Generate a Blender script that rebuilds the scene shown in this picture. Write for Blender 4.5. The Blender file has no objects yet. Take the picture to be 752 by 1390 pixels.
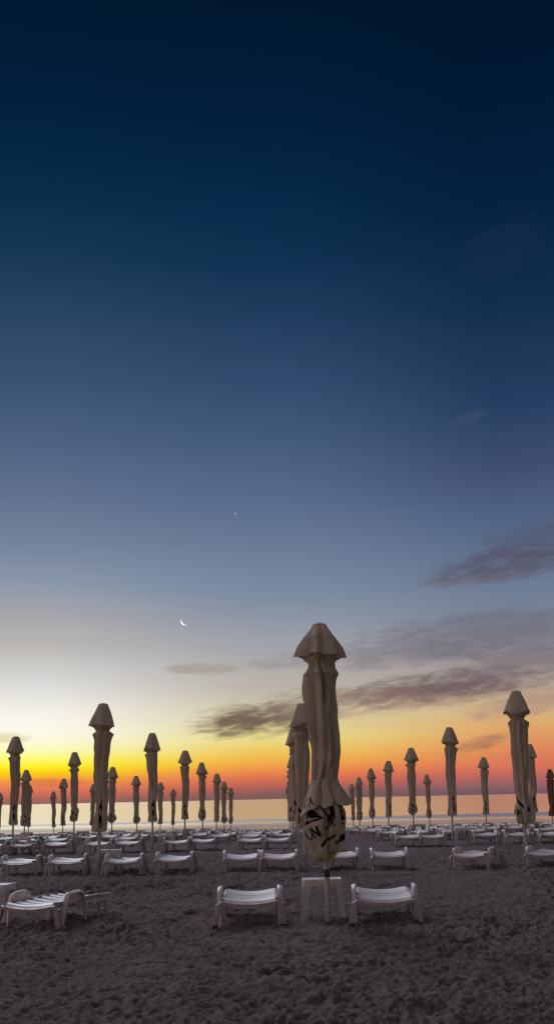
import bpy, bmesh, math, random
import numpy as np
from mathutils import Matrix, Vector
random.seed(7)
rng = np.random.RandomState(5)
scene = bpy.context.scene
col = scene.collection
PI = math.pi

# ------------------------------------------------------------------ helpers
def lin(c):
    return tuple(((v/255)/12.92 if v/255 <= .04045 else ((v/255+.055)/1.055)**2.4) for v in c)

def tag(o, label=None, cat=None, group=None, kind=None):
    if label: o['label'] = label
    if cat: o['category'] = cat
    if group: o['group'] = group
    if kind: o['kind'] = kind
    return o

def empty(name, loc=(0, 0, 0), rz=0.0):
    o = bpy.data.objects.new(name, None)
    o.empty_display_size = .2
    col.objects.link(o)
    o.location = loc
    o.rotation_euler = (0, 0, rz)
    return o

def link_mesh(name, me, parent=None):
    o = bpy.data.objects.new(name, me)
    col.objects.link(o)
    if parent: o.parent = parent
    return o

def mesh_from(name, verts, faces, mat, smooth=True):
    me = bpy.data.meshes.new(name)
    me.from_pydata([tuple(v) for v in verts], [], [tuple(f) for f in faces])
    me.materials.append(mat)
    if smooth:
        me.polygons.foreach_set('use_smooth', [True]*len(me.polygons))
    me.update()
    return me

def bm_mesh(name, bm, mat, smooth_angle=None):
    bmesh.ops.recalc_face_normals(bm, faces=bm.faces)
    me = bpy.data.meshes.new(name)
    bm.to_mesh(me); bm.free()
    me.materials.append(mat)
    if smooth_angle is not None:
        me.polygons.foreach_set('use_smooth', [True]*len(me.polygons))
        me.set_sharp_from_angle(angle=math.radians(smooth_angle))
    me.update()
    return me

def add_hull8(bm, bottom, top, bevel=0.0):
    """box-like solid from 4 bottom and 4 top corners"""
    vs = [bm.verts.new(p) for p in list(bottom)+list(top)]
    fs = [bm.faces.new([vs[3], vs[2], vs[1], vs[0]]), bm.faces.new(vs[4:8])]
    for i in range(4):
        j = (i+1) % 4
        fs.append(bm.faces.new([vs[i], vs[j], vs[4+j], vs[4+i]]))
    if bevel:
        ed = list({e for f in fs for e in f.edges})
        bmesh.ops.bevel(bm, geom=ed, offset=bevel, segments=2, affect='EDGES', profile=.6)

def rect(cx, cy, hx, hy, z):
    return [(cx-hx, cy-hy, z), (cx+hx, cy-hy, z), (cx+hx, cy+hy, z), (cx-hx, cy+hy, z)]

def add_box(bm, c, h, bevel=0.0):
    add_hull8(bm, rect(c[0], c[1], h[0], h[1], c[2]-h[2]), rect(c[0], c[1], h[0], h[1], c[2]+h[2]), bevel)

def add_lathe(bm, prof, n=16, cx=0, cy=0, cap=True):
    rings = []
    for (z, r) in prof:
        rings.append([bm.verts.new((cx+r*math.cos(2*PI*k/n), cy+r*math.sin(2*PI*k/n), z)) for k in range(n)])
    for a, b in zip(rings, rings[1:]):
        for k in range(n):
            bm.faces.new([a[k], a[(k+1) % n], b[(k+1) % n], b[k]])
    if cap:
        bm.faces.new(rings[0][::-1]); bm.faces.new(rings[-1])

# numpy value noise -------------------------------------------------------
_T = rng.rand(64, 64, 64).astype(np.float32)
def vnoise(x, y, z=None):
    x = np.asarray(x, dtype=np.float64); y = np.asarray(y, dtype=np.float64)
    z = np.zeros_like(x) if z is None else np.asarray(z, dtype=np.float64)
    xi = np.floor(x).astype(int); yi = np.floor(y).astype(int); zi = np.floor(z).astype(int)
    fx = x-xi; fy = y-yi; fz = z-zi
    fx = fx*fx*(3-2*fx); fy = fy*fy*(3-2*fy); fz = fz*fz*(3-2*fz)
    r = 0
    for dx in (0, 1):
        wx = fx if dx else 1-fx
        for dy in (0, 1):
            wy = fy if dy else 1-fy
            for dz in (0, 1):
                wz = fz if dz else 1-fz
                r = r+wx*wy*wz*_T[(xi+dx) & 63, (yi+dy) & 63, (zi+dz) & 63]
    return r

# ------------------------------------------------------------------ materials
def new_mat(name):
    m = bpy.data.materials.new(name)
    m.use_nodes = True
    nt = m.node_tree
    b = nt.nodes['Principled BSDF']
    return m, nt, b

def noise_node(nt, scale, detail=3, rough=.55, coord='Object', vec=None):
    n = nt.nodes.new('ShaderNodeTexNoise')
    n.inputs['Scale'].default_value = scale
    n.inputs['Detail'].default_value = detail
    n.inputs['Roughness'].default_value = rough
    if vec is None:
        t = nt.nodes.new('ShaderNodeTexCoord'); vec = t.outputs[coord]
    nt.links.new(vec, n.inputs['Vector'])
    return n

def ramp_node(nt, fac, stops):
    r = nt.nodes.new('ShaderNodeValToRGB')
    e = r.color_ramp.elements
    while len(e) < len(stops): e.new(.5)
    for k, (p, c) in enumerate(stops):
        e[k].position = p
        e[k].color = (*c, 1) if len(c) == 3 else c
    nt.links.new(fac, r.inputs['Fac'])
    return r

def plastic(name, base, dirt):
    m, nt, b = new_mat(name)
    n = noise_node(nt, 5.0, 5, .65)
    r = ramp_node(nt, n.outputs['Fac'], [(.32, dirt), (.62, base)])
    oi = nt.nodes.new('ShaderNodeObjectInfo')
    mx = nt.nodes.new('ShaderNodeMix'); mx.data_type = 'RGBA'; mx.blend_type = 'MULTIPLY'
    mx.inputs['Factor'].default_value = 1
    r2 = ramp_node(nt, oi.outputs['Random'], [(0, (.78, .77, .76)), (1, (1, 1, 1))])
    nt.links.new(r.outputs['Color'], mx.inputs['A']); nt.links.new(r2.outputs['Color'], mx.inputs['B'])
    nt.links.new(mx.outputs['Result'], b.inputs['Base Color'])
    rr = ramp_node(nt, n.outputs['Fac'], [(.3, (.6,)*3), (.7, (.4,)*3)])
    nt.links.new(rr.outputs['Color'], b.inputs['Roughness'])
    return m

M_WHITE = plastic('white_plastic', (.82, .80, .82), (.64, .61, .61))
M_FRAME = plastic('shaded_plastic', (.50, .43, .45), (.35, .30, .315))  # white plastic darkened: shade on the lounger frame parts put into its colour
M_TABLE = plastic('table_plastic', (.72, .69, .69), (.52, .49, .48))

def simple(name, c, rough=.6, metal=0):
    m, nt, b = new_mat(name)
    n = noise_node(nt, 14, 4)
    r = ramp_node(nt, n.outputs['Fac'], [(.3, tuple(v*.75 for v in c)), (.7, c)])
    nt.links.new(r.outputs['Color'], b.inputs['Base Color'])
    b.inputs['Roughness'].default_value = rough
    b.inputs['Metallic'].default_value = metal
    return m
M_RUBBER = simple('dark_rubber', (.03, .028, .028), .7)
M_POLE = simple('pole_paint', (.50, .47, .47), .45)
M_CLAMP = simple('dark_clamp', (.03, .03, .035), .5)
M_BUOY = simple('buoy_dark', (.03, .02, .02), .5)

def fabric(name, base, dark, ink=(.012, .011, .012), trim=(.56, .44, .17)):
    m, nt, b = new_mat(name)
    n = noise_node(nt, 3.0, 5, .6)
    r = ramp_node(nt, n.outputs['Fac'], [(.3, dark), (.68, base)])
    at = nt.nodes.new('ShaderNodeAttribute'); at.attribute_name = 'ink'
    sp = nt.nodes.new('ShaderNodeSeparateColor'); nt.links.new(at.outputs['Color'], sp.inputs['Color'])
    m1 = nt.nodes.new('ShaderNodeMix'); m1.data_type = 'RGBA'
    nt.links.new(sp.outputs['Green'], m1.inputs['Factor'])
    nt.links.new(r.outputs['Color'], m1.inputs['A']); m1.inputs['B'].default_value = (*trim, 1)
    m2 = nt.nodes.new('ShaderNodeMix'); m2.data_type = 'RGBA'
    nt.links.new(sp.outputs['Red'], m2.inputs['Factor'])
    nt.links.new(m1.outputs['Result'], m2.inputs['A']); m2.inputs['B'].default_value = (*ink, 1)
    nt.links.new(m2.outputs['Result'], b.inputs['Base Color'])
    b.inputs['Roughness'].default_value = .9
    b.inputs['Specular IOR Level'].default_value = .15
    tcf = nt.nodes.new('ShaderNodeTexCoord'); mpf = nt.nodes.new('ShaderNodeMapping'); mpf.inputs['Scale'].default_value = (14, 14, 2.2)
    nt.links.new(tcf.outputs['Object'], mpf.inputs['Vector'])
    bn = noise_node(nt, 1.0, 5, .6, vec=mpf.outputs['Vector'])
    bu = nt.nodes.new('ShaderNodeBump'); bu.inputs['Strength'].default_value = .5; bu.inputs['Distance'].default_value = .03
    nt.links.new(bn.outputs['Fac'], bu.inputs['Height']); nt.links.new(bu.outputs['Normal'], b.inputs['Normal'])
    tr = nt.nodes.new('ShaderNodeBsdfTranslucent'); nt.links.new(m2.outputs['Result'], tr.inputs['Color'])
    ms = nt.nodes.new('ShaderNodeMixShader'); ms.inputs['Fac'].default_value = .12
    out = nt.nodes['Material Output']
    nt.links.new(b.outputs['BSDF'], ms.inputs[1]); nt.links.new(tr.outputs['BSDF'], ms.inputs[2])
    nt.links.new(ms.outputs['Shader'], out.inputs['Surface'])
    return m
M_FAB = fabric('beige_canvas', (.64, .555, .435), (.55, .47, .36))
M_RED = fabric('rust_canvas', (.36, .18, .13), (.24, .12, .09))

# ------------------------------------------------------------------ camera
H_CAM = 1.35
PITCH = math.atan((1084.5-695)/1600)
ROLL = math.radians(1.22)
cam = bpy.data.objects.new('camera', bpy.data.cameras.new('camera'))
col.objects.link(cam)
cam.data.sensor_fit = 'VERTICAL'
cam.data.sensor_height = 36
cam.data.lens = 36*1600/1390
cam.data.clip_start = .1
cam.data.clip_end = 90000
fw = Vector((0, math.cos(PITCH), math.sin(PITCH))); up = Vector((0, -math.sin(PITCH), math.cos(PITCH))); rt = Vector((1, 0, 0))
r2 = rt*math.cos(ROLL)-up*math.sin(ROLL); u2 = up*math.cos(ROLL)+rt*math.sin(ROLL)
mw = Matrix((r2, u2, -fw)).transposed().to_4x4(); mw.translation = (0, 0, H_CAM)
cam.matrix_world = mw
scene.camera = cam

# ------------------------------------------------------------------ world: dawn sky
def elev(q):   # degrees above the horizon
    return math.degrees(PITCH-math.atan((389.5-q)/1600))
LEFT = [(1, (140, 100, 95)), (10, (190, 105, 90)), (21, (228, 122, 88)), (32, (245, 155, 62)), (41, (253, 200, 12)), (49, (255, 236, 22)),
        (58, (254, 250, 92)), (71, (253, 250, 185)), (86, (252, 250, 225)), (103, (252, 248, 236)), (129, (241, 238, 230)), (162, (218, 216, 214)),
        (205, (190, 187, 184)), (246, (169, 167, 171)), (291, (140, 152, 172)), (348, (117, 131, 155)), (408, (97, 114, 144)), (488, (76, 97, 128)),
        (568, (58, 81, 114)), (648, (42, 70, 101)), (728, (24, 56, 87)), (808, (11, 46, 77)), (890, (4, 37, 67)), (968, (2, 30, 58)), (1090, (2, 24, 49))]
CENT = [(1, (120, 90, 92)), (8, (135, 92, 92)), (16, (182, 99, 88)), (30, (224, 116, 80)), (41, (238, 148, 76)), (52, (240, 176, 76)), (70, (238, 204, 104)),
        (83, (232, 217, 136)), (115, (210, 200, 162)), (150, (186, 179, 168)), (217, (156, 160, 170)), (251, (138, 147, 165)), (284, (122, 138, 160)),
        (348, (104, 122, 150)), (408, (88, 107, 140)), (488, (68, 90, 124)), (568, (50, 75, 110)), (648, (34, 62, 96)), (728, (18, 50, 83)), (808, (9, 42, 74)),
        (890, (4, 35, 65)), (968, (2, 29, 57)), (1090, (2, 24, 48))]
RIGHT = [(1, (108, 85, 100)), (11, (142, 97, 102)), (26, (190, 104, 95)), (37, (216, 114, 90)), (55, (222, 131, 90)), (89, (222, 166, 105)), (111, (214, 180, 130)),
         (144, (176, 158, 144)), (190, (142, 138, 144)), (245, (118, 131, 151)), (278, (110, 124, 148)), (348, (86, 105, 136)), (430, (64, 80, 114)), (518, (38, 63, 98)),
         (640, (20, 48, 81)), (780, (5, 35, 66)), (920, (2, 26, 53)), (1090, (2, 21, 44))]
world = bpy.data.worlds.new('World')
scene.world = world
world.use_nodes = True
nt = world.node_tree
nt.nodes.clear()
N = nt.nodes.new; L = nt.links.new
def mth(op, a, b=None, c=None, clamp=False):
    n = N('ShaderNodeMath'); n.operation = op; n.use_clamp = clamp
    for i, v in enumerate((a, b, c)):
        if v is None: continue
        if isinstance(v, (int, float)): n.inputs[i].default_value = v
        else: L(v, n.inputs[i])
    return n.outputs[0]
def mixc(f, a, b, mode='MIX'):
    n = N('ShaderNodeMix'); n.data_type = 'RGBA'; n.blend_type = mode
    for s, v in (('Factor', f), ('A', a), ('B', b)):
        if isinstance(v, (int, float)): n.inputs[s].default_value = v
        elif isinstance(v, tuple): n.inputs[s].default_value = (*v, 1)
        else: L(v, n.inputs[s])
    return n.outputs['Result']
def sstep(x, a, b):
    n = N('ShaderNodeMapRange'); n.interpolation_type = 'SMOOTHSTEP'
    L(x, n.inputs['Value'])
    n.inputs['From Min'].default_value = a; n.inputs['From Max'].default_value = b
    return n.outputs['Result']
tc = N('ShaderNodeTexCoord')
nv = N('ShaderNodeVectorMath'); nv.operation = 'NORMALIZE'; L(tc.outputs['Generated'], nv.inputs[0])
sx = N('ShaderNodeSeparateXYZ'); L(nv.outputs['Vector'], sx.inputs[0])
el = mth('MULTIPLY', mth('ARCSINE', sx.outputs['Z']), 180/PI)
az = mth('MULTIPLY', mth('ARCTAN2', sx.outputs['X'], sx.outputs['Y']), 180/PI)
# slow wobble so that the bands of colour are not ruler straight
cv = N('ShaderNodeCombineXYZ'); L(mth('MULTIPLY', az, .12), cv.inputs[0]); L(mth('MULTIPLY', el, .5), cv.inputs[1])
wn = N('ShaderNodeTexNoise'); wn.inputs['Scale'].default_value = 1; wn.inputs['Detail'].default_value = 3; L(cv.outputs[0], wn.inputs['Vector'])
el_w = mth('ADD', el, mth('MULTIPLY', mth('SUBTRACT', wn.outputs['Fac'], .5), .35))
fac = mth('DIVIDE', mth('ADD', el_w, 2.0), 50.0, clamp=True)
def sky_ramp(stops):
    st = [((elev(q)+2)/50, lin(c)) for q, c in stops]
    return ramp_node(nt, fac, st).outputs['Color']
cl, cc, cr = sky_ramp(LEFT), sky_ramp(CENT), sky_ramp(RIGHT)
a = N('ShaderNodeClamp'); L(mth('DIVIDE', az, 11.0), a.inputs[0]); a.inputs[1].default_value = -1; a.inputs[2].default_value = 1
a = a.outputs[0]
fl = sstep(mth('MULTIPLY', a, -1), 0, 1); fr = sstep(a, 0, 1)
wl = mth('MULTIPLY', mth('MULTIPLY', a, mth('SUBTRACT', a, 1)), .5)
wl = mth('ADD', mth('MULTIPLY', mth('MAXIMUM', wl, 0), .5), mth('MULTIPLY', fl, .5))
wr = mth('MULTIPLY', mth('MULTIPLY', a, mth('ADD', a, 1)), .5)
wr = mth('ADD', mth('MULTIPLY', mth('MAXIMUM', wr, 0), .5), mth('MULTIPLY', fr, .5))
front = mixc(wr, mixc(wl, cc, cl), cr)
# clouds: (azimuth, elevation, half width, half height, tilt, opacity, colour)
def azel(x, y):
    hor = 1092.5-.0213*x
    return math.degrees(math.atan((x-384.3+.0213*(hor-y))/1647)), elev(hor-y)
cn_v = N('ShaderNodeCombineXYZ'); L(mth('MULTIPLY', az, .60), cn_v.inputs[0]); L(mth('MULTIPLY', mth('SUBTRACT', el, mth('MULTIPLY', az, .09)), 2.5), cn_v.inputs[1])
cn = N('ShaderNodeTexNoise'); cn.inputs['Scale'].default_value = 1.0; cn.inputs['Detail'].default_value = 7; cn.inputs['Roughness'].default_value = .68
cn.inputs['Distortion'].default_value = .3
L(cn_v.outputs[0], cn.inputs['Vector'])
cfb = mth('MULTIPLY', mth('SUBTRACT', cn.outputs['Fac'], .5), 3.6)
CLOUDS = [(598, 936, 140, 24, .09, .90, (104, 84, 90)), (500, 946, 85, 15, .05, .65, (140, 112, 105)), (345, 977, 86, 25, .09, .92, (104, 82, 72)),
          (425, 958, 70, 26, .05, .60, (140, 118, 108)), (560, 957, 120, 12, .08, .35, (178, 140, 122)),
          (712, 770, 130, 24, .10, .75, (86, 80, 97)), (745, 740, 90, 30, .2, .5, (84, 82, 104)), (660, 790, 80, 8, .08, .40, (112, 98, 108)),
          (670, 862, 190, 36, .05, .55, (104, 99, 112)), (560, 890, 130, 18, .08, .5, (120, 114, 122)), (720, 905, 120, 26, .1, .55, (120, 106, 114)),
          (655, 1010, 40, 10, .22, .75, (150, 110, 94)), (272, 908, 60, 9, .0, .6, (160, 145, 130)),
          (8, 1004, 30, 8, .0, .5, (205, 190, 120)), (62, 1063, 60, 6, 0, .45, (205, 95, 75)), (130, 875, 190, 10, .0, .18, (172, 165, 166)), (720, 958, 90, 18, .15, .55, (165, 130, 122)),
          (660, 572, 26, 9, .2, .35, (72, 84, 114)), (720, 350, 70, 40, .2, .18, (40, 55, 84)), (500, 700, 80, 8, .05, .25, (98, 110, 138)), (445, 890, 120, 13, .1, .5, (138, 132, 138))]
skyc = front
for (x, y, hw, hh, tilt, op, c) in CLOUDS:
    a0, e0 = azel(x, y); rx = hw/1647*57.3; ry = hh/1690*57.3
    da = mth('SUBTRACT', az, a0)
    du = mth('DIVIDE', da, rx)
    dv = mth('DIVIDE', mth('SUBTRACT', mth('SUBTRACT', el, e0), mth('MULTIPLY', da, tilt)), ry)
    rr = mth('ADD', mth('MULTIPLY', du, du), mth('MULTIPLY', dv, dv))
    m = mth('ADD', mth('SUBTRACT', 1.0, rr), cfb)
    m = mth('MULTIPLY', sstep(m, -.45, 1.2), sstep(mth('MULTIPLY', rr, -1), -3.2, -.4))
    skyc = mixc(mth('MULTIPLY', m, op), skyc, lin(c))
# the rest of the sky dome, away from the sunrise
bf = mth('DIVIDE', mth('ADD', el, 2.0), 92.0, clamp=True)
back = ramp_node(nt, bf, [(0, lin((102, 90, 84))), (.08, lin((139, 121, 109))), (.25, lin((128, 117, 113))), (.6, lin((112, 108, 126))), (1, lin((112, 112, 136)))]).outputs['Color']
back = mixc(sstep(sx.outputs['X'], -.7, .7), mixc(1.0, back, (1.6, 1.54, 1.48), 'MULTIPLY'), mixc(1.0, back, (.46, .45, .47), 'MULTIPLY'))
wb = mth('MAXIMUM', sstep(mth('ABSOLUTE', az), 30, 95), sstep(el, 43, 62))
final = mixc(wb, skyc, back)
low = sstep(mth('MULTIPLY', el, -1), .3, 3)
final = mixc(low, final, lin((70, 58, 60)))
bg = N('ShaderNodeBackground'); L(final, bg.inputs['Color']); bg.inputs['Strength'].default_value = 1.0
wo = N('ShaderNodeOutputWorld'); L(bg.outputs[0], wo.inputs['Surface'])

sun = bpy.data.objects.new('sun', bpy.data.lights.new('sun', 'SUN'))  # added lamp standing in for the dawn glow; the sun is below the horizon
col.objects.link(sun)
sun.data.energy = 1.3
sun.data.angle = math.radians(24)
sun.data.color = (.88, .91, 1.0)
sun.rotation_euler = Vector((.35, -1, -.72)).to_track_quat('-Z', 'Y').to_euler()

# ------------------------------------------------------------------ ground
GD = [-40, 38, 44, 53, 63, 73, 84, 110, 150]
GZ = [0, 0, -.08, -.28, -.52, -.76, -1.0, -1.25, -3]
def ground(d): return float(np.interp(d, GD, GZ))

def make_sand():
    d = [-30, -15, -5, 0, 2.5]
    v = 4.0
    while v < 30: d.append(v); v *= 1.0026
    while v < 112: d.append(v); v *= 1.0075
    d += [118, 130, 150]
    d = np.array(d)
    u = np.concatenate([-1-np.array([14, 9, 6, 4, 2.6, 1.6, .9, .4, .15]), np.linspace(-1, 1, 420), 1+np.array([.15, .4, .9, 1.6, 2.6, 4, 6, 9, 14])])
    D, Ug = np.meshgrid(d, u, indexing='ij')
    X = Ug*(np.maximum(D, 4)*.25+.9)
    Y = D.copy()
    Z = np.interp(D, GD, GZ)
    fade = np.clip((112-D)/14, 0, 1)*np.clip((D-2)/3, 0, 1)
    n1 = vnoise(X*.55+9, Y*.55+3)-.5
    n2 = vnoise(X*1.7+40, Y*1.7+17)-.5
    # scuffed prints: rounded hollows with sharp rims at several sizes
    w1 = vnoise(X*2.3+5, Y*2.3)*1.4; w2 = vnoise(X*2.3+25, Y*2.3+31)*1.4
    a3 = np.abs(vnoise(X*5.6+w1, Y*4.6+w2+8)*2-1)
    a4 = np.abs(vnoise(X*11.5+w2+3, Y*8.5+w1+50)*2-1)
    a5 = np.abs(vnoise(X*21+w1, Y*15+w2+20)*2-1)
    n5 = vnoise(X*33, Y*23+2)-.5
    fade = fade*(.45+.9*vnoise(X*.45+20, Y*.3+11))
    Z = Z+fade*(n1*.05+n2*.05+(.42-a3)*.040+(.42-a4)*.056+(.42-a5)*.056+n5*.012)
    # trails of single footprints between the beds
    fr = np.random.RandomState(21)
    for k in range(16):
        px_, py_ = fr.uniform(-4.5, 4.5), fr.uniform(8, 22); hd = fr.uniform(-PI, PI)
        for st_ in range(fr.randint(6, 15)):
            sd = .11 if st_ % 2 else -.11
            cx_, cy_ = px_+sd*math.sin(hd), py_-sd*math.cos(hd)
            r0, r1 = np.searchsorted(d, [cy_-.45, cy_+.45])
            if r1 > r0:
                dx_ = X[r0:r1]-cx_; dy_ = Y[r0:r1]-cy_
                al = (dx_*math.cos(hd)+dy_*math.sin(hd))/.16; ac = (-dx_*math.sin(hd)+dy_*math.cos(hd))/.075
                q_ = np.sqrt(al*al+ac*ac)
                Z[r0:r1] += -.055*np.exp(-q_**4)+.022*np.exp(-((q_-1.5)/.4)**2)
            px_ += .62*math.cos(hd); py_ += .62*math.sin(hd); hd += fr.normal(0, .12)
    nr, nc = D.shape
    idx = np.arange(nr*nc).reshape(nr, nc)
    F = np.stack([idx[:-1, :-1], idx[:-1, 1:], idx[1:, 1:], idx[1:, :-1]], -1).reshape(-1, 4)
    me = bpy.data.meshes.new('beach_sand')
    me.vertices.add(nr*nc); me.vertices.foreach_set('co', np.stack([X, Y, Z], -1).reshape(-1).astype(np.float32))
    me.loops.add(F.size); me.loops.foreach_set('vertex_index', F.reshape(-1).astype(np.int32))
    me.polygons.add(len(F)); me.polygons.foreach_set('loop_start', (np.arange(len(F))*4).astype(np.int32))
    me.polygons.foreach_set('use_smooth', np.ones(len(F), bool))
    me.update(calc_edges=True); me.validate()
    m, nt_, b = new_mat('sand')
    nA = noise_node(nt_, 1.3, 6, .6)
    nB = noise_node(nt_, 38, 5, .7)
    r1 = ramp_node(nt_, nA.outputs['Fac'], [(.3, (.112, .093, .098)), (.7, (.186, .158, .166))])
    r2_ = ramp_node(nt_, nB.outputs['Fac'], [(.3, (.34, .33, .33)), (.7, (1.5, 1.44, 1.38))])
    mx = nt_.nodes.new('ShaderNodeMix'); mx.data_type = 'RGBA'; mx.blend_type = 'MULTIPLY'; mx.inputs['Factor'].default_value = 1
    nt_.links.new(r1.outputs['Color'], mx.inputs['A']); nt_.links.new(r2_.outputs['Color'], mx.inputs['B'])
    nt_.links.new(mx.outputs['Result'], b.inputs['Base Color'])
    b.inputs['Roughness'].default_value = .95
    b.inputs['Specular IOR Level'].default_value = .1
    bu = nt_.nodes.new('ShaderNodeBump'); bu.inputs['Strength'].default_value = .8; bu.inputs['Distance'].default_value = .02
    nC = noise_node(nt_, 34, 6, .75)
    nt_.links.new(nC.outputs['Fac'], bu.inputs['Height']); nt_.links.new(bu.outputs['Normal'], b.inputs['Normal'])
    me.materials.append(m)
    o = link_mesh('sand', me); tag(o, kind='structure')
make_sand()

SEA_Z = -1.25
def make_sea():
    ys = np.concatenate([np.linspace(100, 190, 181), np.geomspace(192, 600, 90), np.geomspace(640, 40000, 60)])
    us = np.linspace(-1, 1, 121)
    Y, Ug = np.meshgrid(ys, us, indexing='ij')
    X = np.sign(Ug)*np.abs(Ug)**1.6*(Y*1.6+120)
    Z = np.full_like(X, SEA_Z)
    yc = 152+8*(vnoise(X*.012+3, X*0+.5)-.5)+.02*X
    t = (Y-yc)/np.where(Y < yc, 5.0, 8.0)
    Z += (.33+.0022*X).clip(.2, .5)*np.exp(-t*t)*(.75+.5*vnoise(X*.03+7, X*0+2.2))
    yc2 = 128+8*(vnoise(X*.02+13, X*0+4.5)-.5)
    t2 = (Y-yc2)/1.6
    Z += .09*np.exp(-t2*t2)*vnoise(X*.06+7, X*0+9.2)
    nr, nc = Y.shape
    idx = np.arange(nr*nc).reshape(nr, nc)
    F = np.stack([idx[:-1, :-1], idx[:-1, 1:], idx[1:, 1:], idx[1:, :-1]], -1).reshape(-1, 4)
    m, nt_, b = new_mat('sea_water')
    tcn = nt_.nodes.new('ShaderNodeTexCoord')
    mp = nt_.nodes.new('ShaderNodeMapping'); mp.inputs['Scale'].default_value = (.035, .22, 1)
    nt_.links.new(tcn.outputs['Object'], mp.inputs['Vector'])
    n = noise_node(nt_, 1.0, 4, .55, vec=mp.outputs['Vector'])
    bu = nt_.nodes.new('ShaderNodeBump'); bu.inputs['Strength'].default_value = .25; bu.inputs['Distance'].default_value = .25
    nt_.links.new(n.outputs['Fac'], bu.inputs['Height'])
    # the facets of small waves that face the beach are the ones seen at a grazing angle
    va = nt_.nodes.new('ShaderNodeVectorMath'); va.operation = 'ADD'; va.inputs[1].default_value = (0, -.009, 0)
    vn_ = nt_.nodes.new('ShaderNodeVectorMath'); vn_.operation = 'NORMALIZE'
    nt_.links.new(bu.outputs['Normal'], va.inputs[0]); nt_.links.new(va.outputs[0], vn_.inputs[0]); gl = nt_.nodes.new('ShaderNodeBsdfAnisotropic'); gl.inputs['Roughness'].default_value = .125; gl.inputs['Color'].default_value = (1.0, .93, .94, 1)
    nt_.links.new(vn_.outputs[0], b.inputs['Normal']); nt_.links.new(vn_.outputs[0], gl.inputs['Normal'])
    b.inputs['Base Color'].default_value = (.05, .04, .035, 1)
    b.inputs['Roughness'].default_value = .12
    b.inputs['IOR'].default_value = 1.8
    # thin wash of foam over the shallows
    sp = nt_.nodes.new('ShaderNodeSeparateXYZ'); nt_.links.new(tcn.outputs['Object'], sp.inputs[0])
    mr = nt_.nodes.new('ShaderNodeMapRange'); mr.interpolation_type = 'SMOOTHSTEP'
    nt_.links.new(sp.outputs['Y'], mr.inputs['Value']); mr.inputs['From Min'].default_value = 140; mr.inputs['From Max'].default_value = 118
    mp2 = nt_.nodes.new('ShaderNodeMapping'); mp2.inputs['Scale'].default_value = (.05, .3, 1)
    nt_.links.new(tcn.outputs['Object'], mp2.inputs['Vector'])
    n2 = noise_node(nt_, 1.0, 4, .6, vec=mp2.outputs['Vector'])
    r = ramp_node(nt_, n2.outputs['Fac'], [(.3, (.25,)*3), (.6, (.75,)*3)])
    mu = nt_.nodes.new('ShaderNodeMath'); mu.operation = 'MULTIPLY'
    wm = nt_.nodes.new('ShaderNodeMixShader'); wm.inputs['Fac'].default_value = .85
    nt_.links.new(b.outputs['BSDF'], wm.inputs[1]); nt_.links.new(gl.outputs[0], wm.inputs[2])
    nt_.links.new(mr.outputs[0], mu.inputs[0]); nt_.links.new(r.outputs['Color'], mu.inputs[1])
    fo = nt_.nodes.new('ShaderNodeBsdfDiffuse'); fo.inputs['Color'].default_value = (.40, .39, .41, 1)
    ms = nt_.nodes.new('ShaderNodeMixShader')
    nt_.links.new(mu.outputs[0], ms.inputs['Fac']); nt_.links.new(wm.outputs[0], ms.inputs[1]); nt_.links.new(fo.outputs['BSDF'], ms.inputs[2])
    nt_.links.new(ms.outputs['Shader'], nt_.nodes['Material Output'].inputs['Surface'])
    me = mesh_from('sea', np.stack([X, Y, Z], -1).reshape(-1, 3), F, m)
    o = link_mesh('sea_water', me); tag(o, kind='structure')
make_sea()

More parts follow.
